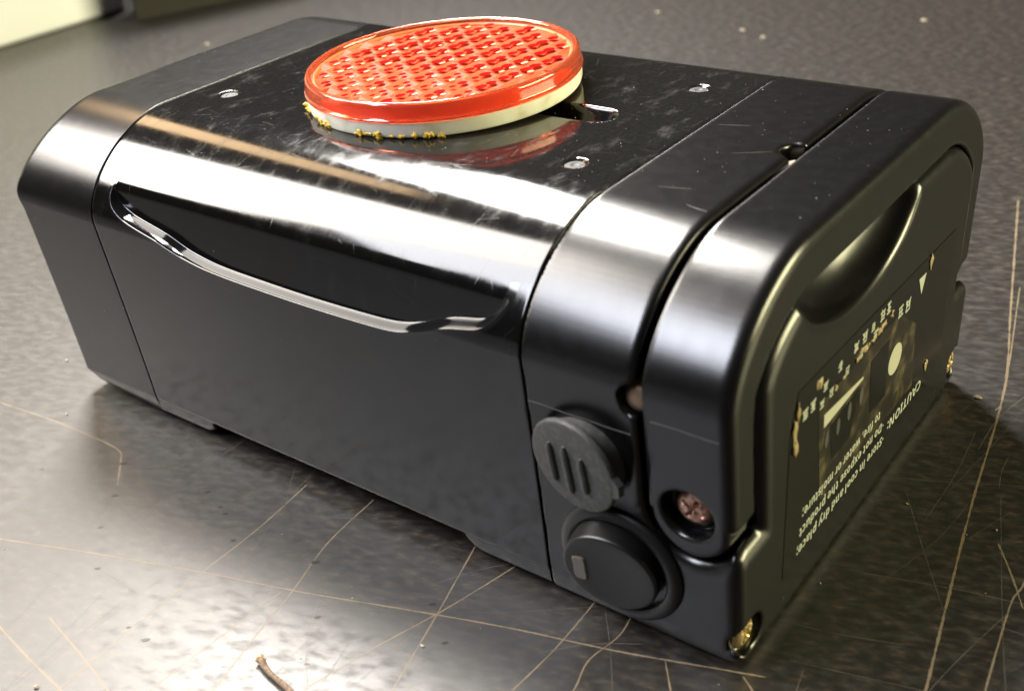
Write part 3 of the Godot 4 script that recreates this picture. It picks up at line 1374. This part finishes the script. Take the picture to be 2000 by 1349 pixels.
func screws(o: Node3D) -> void:
	screw_head(o, Vector3(191.6, 33.9, front_z(33.6) - 2.9), Vector3(0, 0, 1), 3.6, "pivot_screw", "copper_screw", 0.5)
	screw_head(o, Vector3(191.6, 33.9, 2 * CZ - front_z(33.6) + 2.9), Vector3(0, 0, -1), 3.6, "pivot_screw", "copper_screw", 0.2)
	screw_head(o, Vector3(199.0, 6.8, CZ + 52.6), Vector3(1, 0, 0), 3.4, "corner_screw", "brass_screw", 0.9)
	screw_head(o, Vector3(199.4, 6.8, CZ - 52.6), Vector3(1, 0, 0), 3.4, "corner_screw", "brass_screw", 0.3)
	# the pins that show in the gap beside the handle
	var g := Geo.new()
	lathe(g, [[2.9, -3.0], [2.9, -0.2], [2.6, 0.5], [1.9, 1.0], [1.0, 1.25], [0.01, 1.32]], Vector3(182.3, 54.0, 0.7), Vector3(0, 0, 1), 32)
	commit(g, "gap_pin", "pin_metal", o)
	g = Geo.new()
	lathe(g, [[2.7, -3.0], [2.7, 0.2], [2.4, 0.5], [0.01, 0.6]], Vector3(183.4, 73.6, -54.5), Vector3(0, 1, 0), 32)
	commit(g, "gap_pin", "crumb_pale", o)
	# discs at the bottom of the screw wells on top
	for c in [Vector2(48.7, -34.0), Vector2(148.4, -32.8), Vector2(148.6, -80.3), Vector2(48.7, -80.3)]:
		g = Geo.new()
		lathe(g, [[2.05, -0.2], [2.05, 0.1], [1.95, 0.17], [0.9, 0.2], [0.7, 0.05], [0.01, 0.02]], Vector3(c.x, TOPY - 0.6, c.y), Vector3.UP, 28)
		commit(g, "rivet", "rivet_grey", o)


# ------------------------------------------------------------------ the sticker
const SX := 201.2


func on_end(a: float, b: float, hh: float) -> Vector3:
	# sticker plane: a is z, b is y
	return Vector3(SX + 0.05 + hh, b, a)


func plate(o: Node, poly: Array, called: String, material: String, lift: float, thick := 0.04) -> void:
	var pp := PackedVector2Array()
	for q in poly:
		pp.append(Vector2(q[0], q[1]))
	var g := Geo.new()
	slab(g, pp, func(a, b, hh): return on_end(a, b, hh + lift), thick)
	commit(g, called, material, o)


func lettering(o: Node, text: String, z0: float, z1: float, y: float, h: float, called: String, bold := true, material := "sticker_print") -> void:
	# printed upside down: the line starts at z0 (far) and runs to z1 (near); y is its baseline
	var tm := TextMesh.new()
	var f := SystemFont.new()
	f.font_names = PackedStringArray(["Droid Sans"])
	f.font_weight = 700 if bold else 400
	tm.font = f
	tm.font_size = 32
	tm.pixel_size = 0.01
	tm.depth = 0.02
	tm.text = text
	tm.horizontal_alignment = HORIZONTAL_ALIGNMENT_LEFT
	tm.vertical_alignment = VERTICAL_ALIGNMENT_BOTTOM
	tm.material = mats[material]
	var bb := tm.get_aabb()
	var m := MeshInstance3D.new()
	m.mesh = tm
	var kx := (z1 - z0) / bb.size.x * 0.001
	var ky := h / 0.23 * 0.001
	# text x -> +z, text y -> -y, text z -> +x
	m.transform = Transform3D(Basis(Vector3(0, 0, kx), Vector3(0, -ky, 0), Vector3(0.002, 0, 0)), P(Vector3(SX + 0.14, y, z0)) - Vector3(0, 0, bb.position.x * kx) + Vector3(0, bb.position.y * 0.0, 0))
	place(m, called, o)


func sticker(o: Node3D) -> void:
	var st := Node3D.new()
	place(st, "warning_sticker", o)
	st.set_meta("label", "worn black warning sticker printed upside down on the end face")
	var dz := -2.2
	var dy := -1.5
	plate(st, [[-16.2, 42], [-18.9, 49.7], [-98, 46.8], [-97, 12.0], [-16.0, 10.4]], "backing", "sticker_black", 0.0)
	plate(st, [[-27.5, 42.0], [-31.0, 18.6], [-79, 17.5], [-77, 34.0], [-66, 41.5]], "picture_field", "sticker_brown", 0.05)
	lettering(st, "\u00b7Store in cool and dry place;", -63.9, -21.6, 14.6, 2.1, "lettering")
	lettering(st, "\u00b7Do not expose the product", -63.0, -22.4, 18.6, 2.1, "lettering")
	lettering(st, "to fire, water or moisture;", -60.4, -23.2, 22.6, 2.1, "lettering")
	lettering(st, "CAUTION:", -85.0, -65.6, 16.8, 2.4, "lettering")
	# pictograms: a bar, drops, a disc and dark blocks
	plate(st, [[-30.6, 35.4], [-48.6, 36.0], [-48.6, 36.6], [-30.4, 38.4]], "picture_bar", "sticker_cream", 0.1)
	for q in [[-37.4, 31.8, 1.0], [-42.6, 32.2, 1.1], [-48.2, 32.4, 1.1], [-32.2, 32.0, 1.0]]:
		var dr := []
		for k in 16:
			var an := TAU * k / 16.0
			dr.append([q[0] + cos(an) * q[2] * 0.8, q[1] + sin(an) * q[2] * 1.9])
		plate(st, dr, "picture_drop", "sticker_grey", 0.16)
	var disc := []
	for k in 28:
		var an := TAU * k / 28.0
		disc.append([-66.0 + cos(an) * 3.6, 31.2 + sin(an) * 3.4])
	plate(st, disc, "picture_disc", "sticker_cream", 0.1)
	plate(st, [[-33.5, 34.2], [-35.5, 25.5], [-44, 25.5], [-47, 34.8]], "picture_block", "sticker_dark", 0.1)
	plate(st, [[-52, 38.0], [-54, 25.0], [-62, 24.6], [-61.5, 38.0]], "picture_block", "sticker_dark", 0.1)
	# the torn, partly legible character row and the warning triangle
	var s := 0
	for c in [[-21.8, 43.6, 2.4], [-25.0, 43.6, 2.4], [-30.2, 44.6, 2.2], [-36.4, 45.4, 2.2], [-43.6, 45.6, 2.4], [-47.6, 45.8, 2.6], [-51.6, 45.8, 2.2], [-56.2, 46.2, 2.8], [-59.4, 46.2, 2.8], [-66.6, 41.8, 3.0], [-70.6, 41.4, 3.0], [-29, 41.6, 2.0], [-33, 41.8, 2.0], [-40, 42.6, 2.2], [-46.5, 42.8, 2.2], [-53, 43.4, 2.2]]:
		glyph(st, c[0], c[1], c[2], s)
		s += 1
	plate(st, [[-76.0, 44.6], [-80.2, 44.4], [-78.3, 40.2]], "triangle", "sticker_print", 0.1)
	for k in 18:
		var t := rng.randf()
		var g := Geo.new()
		lump(g, Vector3(SX + 0.1, lerpf(41.6, 44.2, t) + rng.randf_range(-0.8, 0.8), lerpf(-33, -62, t) + rng.randf_range(-1, 1)), Vector3(0.25, rng.randf_range(0.3, 0.7), rng.randf_range(0.4, 1.3)), 0.5, 5)
		commit(g, "glue_residue", "glue", st)
	for q in [[-17.6, 42.5, 0.7, 2.2], [-18.2, 38.6, 0.9, 2.0], [-18.6, 45.8, 0.5, 1.8], [-82.5, 46.0, 0.7, 1.5], [-87, 18.6, 0.8, 1.2], [-27.5, 46.6, 1.2, 1.0]]:
		var g := Geo.new()
		lump(g, Vector3(SX + 0.1, q[1], q[0]), Vector3(0.4, q[3], q[2]), 0.5, 7)
		commit(g, "glue_residue", "glue", st)


func glyph(o: Node, z: float, y: float, h: float, sd: int) -> void:
	# one printed character as crossing brush strokes
	var g := Geo.new()
	var r := RandomNumberGenerator.new()
	r.seed = 100 + sd
	var w := h * 0.95
	var strokes := []
	for k in 3:
		var yy := lerpf(-0.42, 0.42, (k + r.randf() * 0.5) / 2.6) * h
		strokes.append([-w * r.randf_range(0.3, 0.48), yy, w * r.randf_range(0.3, 0.48), yy])
	for k in 2:
		var zz := lerpf(-0.35, 0.35, (k + r.randf()) / 2.0) * w
		strokes.append([zz, -h * r.randf_range(0.3, 0.5), zz + r.randf_range(-0.1, 0.1) * w, h * r.randf_range(0.3, 0.5)])
	if r.randf() < 0.6:
		strokes.append([-w * 0.1, 0, -w * 0.45, h * 0.45])
		strokes.append([w * 0.1, 0, w * 0.45, h * 0.45])
	for s in strokes:
		var a := Vector2(s[0], s[1])
		var b := Vector2(s[2], s[3])
		var d := (b - a).normalized().orthogonal() * h * 0.07
		var pp := PackedVector2Array([a + d, b + d, b - d, a - d])
		for k in 4:
			pp[k] += Vector2(z, y)
		slab(g, pp, func(p, q, hh): return on_end(p, q, hh + 0.1 + 0.003 * strokes.find(s)), 0.03)
	commit(g, "character", "sticker_print", o)


# ------------------------------------------------------------------ the reflector
func reflector() -> void:
	var o := thing("round_reflector", "round red bicycle reflector with white base on top of the pack", "reflector")
	var c := Vector3(96.8, TOPY, -56.9)
	var up := Vector3(-0.01, 1, 0.02).normalized()
	var f := frame(up)
	var g := Geo.new()
	lathe(g, [[0.5, 0.5], [29.2, 0.45], [30.4, 0.5], [30.9, 0.8], [31.1, 1.4], [31.15, 3.7], [30.8, 3.9], [10.0, 3.9]], c, up, 180)
	commit(g, "white_base", "base_white", o)
	g = Geo.new()
	lathe(g, [[29.3, 6.9], [29.3, 3.97], [31.2, 3.97], [31.45, 4.1], [31.5, 4.4], [31.2, 4.75], [31.05, 5.1], [31.1, 6.3], [31.0, 7.2], [30.75, 7.7], [30.4, 7.95], [30.0, 8.0], [29.6, 7.85], [29.35, 7.5], [29.3, 6.9]], c, up, 220)
	commit(g, "outer_ring", "lens_red", o)
	# the lens: hexagonal cells of three facets with a pair of deep pits in each
	g = Geo.new()
	var pits := Geo.new()
	var pale := Geo.new()
	var lr := RandomNumberGenerator.new()
	lr.seed = 5
	var pitch := 6.4
	var hgt := 0.5
	var ca := cos(deg_to_rad(10.5))
	var sa := sin(deg_to_rad(10.5))
	for row in range(-7, 8):
		for q in range(-7, 8):
			var bx := (q + 0.5 * (row & 1)) * pitch
			var bz := row * pitch * 0.866
			var cx := bx * ca - bz * sa
			var cz := bx * sa + bz * ca
			if Vector2(cx, cz).length() > 29.0 + pitch * 0.5:
				continue
			var ring_pts := []
			var out := []
			for k in 6:
				var an := PI / 6.0 + k * PI / 3.0 + deg_to_rad(10.5)
				var rr := pitch / sqrt(3.0)
				var hx := cx + cos(an) * rr
				var hz := cz + sin(an) * rr
				var l := Vector2(hx, hz).length()
				if l > 29.2:
					hx *= 29.2 / l
					hz *= 29.2 / l
				ring_pts.append(c + f.x * hx + f.z * -hz + up * (6.8 + (0.5 if k % 2 == 0 else -0.5) * hgt))
			var cl := minf(1.0, 29.2 / maxf(Vector2(cx, cz).length(), 0.1))
			var ctr := c + f.x * cx * cl + f.z * -cz * cl + up * (6.8 - hgt)
			for k in 3:
				var a: Vector3 = ring_pts[k * 2]
				var b: Vector3 = ring_pts[(k * 2 + 1) % 6]
				var d: Vector3 = ring_pts[(k * 2 + 2) % 6]
				var nn := (b - a).cross(ctr - a).normalized()
				if nn.dot(up) < 0.0:
					nn = -nn
				var s := g.v.size()
				g.v.append_array([a, b, d, ctr])
				g.n.append_array([nn, nn, nn, nn])
				g.i.append_array([s, s + 1, s + 3, s + 1, s + 2, s + 3])
			for e in [-1.42, 1.42]:
				var ox: float = cx + e * ca
				var oz: float = cz + e * sa
				if Vector2(ox, oz).length() > 27.4:
					continue
				var size := lr.randf_range(1.02, 1.2) * (1.0 if ox < 6.0 else lr.randf_range(0.5, 0.95))
				oval(pits, c + f.x * ox + f.z * -oz + up * 6.8, f, ca, sa, 1.28 * size, 0.98 * size, 0.15, 0.30)
				if lr.randf() < 0.4:
					oval(pale, c + f.x * (ox + lr.randf_range(0.4, 1.2)) + f.z * -(oz - 1.9) + up * 6.8, f, ca, sa, lr.randf_range(0.5, 1.1), lr.randf_range(0.3, 0.55), 0.0, 0.32)
	commit(g, "prism_lens", "prism_red", o)
	commit(pits, "prism_pits", "pit_red", o, "stuff")
	commit(pale, "prism_facets", "facet_pale", o, "stuff")
	g = Geo.new()
	lathe(g, [[29.25, 3.98], [29.25, 6.95], [28.9, 7.0], [28.6, 6.7], [28.5, 5.0]], c, up, 160)
	commit(g, "lens_rim", "rim_orange", o)
	# glue squeezed out under the near edge
	for k in 26:
		var an := deg_to_rad([58.0, 78.0, 84.0, 112.0, 128.0][k % 5] + rng.randfn(0.0, 4.5))
		var rr := 31.0 + rng.randf_range(-0.2, 0.15)
		g = Geo.new()
		lump(g, c + Vector3(cos(an) * rr, 0.5 + rng.randf_range(-0.2, 0.6), sin(an) * rr), Vector3(rng.randf_range(0.3, 1.5), rng.randf_range(0.2, 0.7), rng.randf_range(0.2, 0.35)), 0.7, 6)
		commit(g, "glue_bead", "glue_yellow", o)


func oval(g: Geo, pc: Vector3, f: Basis, ca: float, sa: float, ra: float, rb: float, sink: float, lift: float) -> void:
	var s0 := g.v.size()
	g.v.append(pc + f.y * (lift - sink * 0.1))
	g.n.append(f.y)
	for k in 14:
		var an := TAU * k / 14.0
		var rx := cos(an) * ra
		var rz := sin(an) * rb
		var off := f.x * (rx * ca - rz * sa) - f.z * (rx * sa + rz * ca)
		g.v.append(pc + off + f.y * lift)
		g.n.append((f.y - off.normalized() * sink).normalized())
	for k in 14:
		g.i.append_array([s0, s0 + 1 + k, s0 + 1 + (k + 1) % 14])


# ------------------------------------------------------------------ small loose things
func litter() -> void:
	var o := thing("twig", "broken brown twig with a pale end on the table at bottom edge", "twig")
	var g := Geo.new()
	tube(g, PackedVector3Array([Vector3(124.6, 1.05, 44.6), Vector3(126.2, 1.0, 45.3), Vector3(128.6, 0.9, 46.0), Vector3(131.5, 0.9, 46.4), Vector3(135, 0.9, 46.9), Vector3(141, 1.5, 48.5)]), PackedFloat32Array([0.75, 0.66, 0.5, 0.54, 0.58, 0.54]), 14)
	commit(g, "stem", "bark", o)
	g = Geo.new()
	lump(g, Vector3(124.4, 1.1, 44.5), Vector3(0.85, 0.9, 0.95), 0.45, 8)
	commit(g, "pale_end", "wood_pale", o)
	var names := ["pale crumb on the table right of the pack beside a long scratch", "pale crumb at the far left behind the pack", "small white crumb beside the twig on the table", "blurred pale speck near the top right of the table", "blurred pale speck behind the reflector on the table", "blurred pale speck left of another one far behind", "pale crumb left of the pack just off its lower corner", "pale crumb on the table at the left edge near the pack", "pale crumb between the curved scratch and the pack", "pale crumb at the lower left picture edge", "far blurred crumb right of the reflector", "tiny crumb in the shade right of the end face", "small crumb on the dark table at far right"]
	var k := 0
	for q in [[208.2, -107.9, 1.7], [-235.4, -245.7, 3.0], [147.7, 24.8, 0.9], [87.6, -409.7, 3.2], [30, -358.5, 2.6], [15.3, -366.7, 2.2], [0.5, -30.4, 1.3], [-10.4, -4.7, 1.1], [14.2, 12.1, 0.9], [92.3, 72.2, 1.4], [-40.1, -381.3, 2.4], [180.5 + 28, -61.4, 0.7], [226.3, -62.4, 0.7]]:
		g = Geo.new()
		var s: float = q[2] * 0.45
		lump(g, Vector3(q[0], s * 0.35, q[1]), Vector3(s, s * 0.5, s * 0.7), 0.4, 7)
		var m := commit(g, "crumb", "crumb_pale")
		tag(m, names[k], "crumb", "crumbs on the table")
		k += 1
	# dust grains over the pack's top and the table: nobody could count them
	dust("dust_on_pack", 480, func():
		var u := rng.randf()
		var x := rng.randf_range(10, 197)
		if u < 0.88:
			return Vector3(x, TOPY + 0.02, rng.randf_range(-88, -25))
		var kk := rng.randi_range(70, 300)
		var p := prof[kk]
		return Vector3(minf(x, 158), p.y, CZ + p.x + 0.02), 0.03, 0.12)
	dust("dust_on_table", 420, func(): return Vector3(rng.randf_range(-200, 260), 0.03, rng.randf_range(-330, 95)), 0.06, 0.26)


func dust(called: String, count: int, spot: Callable, lo: float, hi: float) -> void:
	var g := Geo.new()
	for k in count:
		var p: Vector3 = spot.call()
		var s := lerpf(lo, hi, pow(rng.randf(), 3.0))
		lump(g, p, Vector3(s, s * 0.6, s), 0.3, 3)
	var m := commit(g, called, "dust_white", null, "stuff")
	m.set_meta("label", "fine pale dust grains lying on the " + ("pack" if called.ends_with("pack") else "table"))
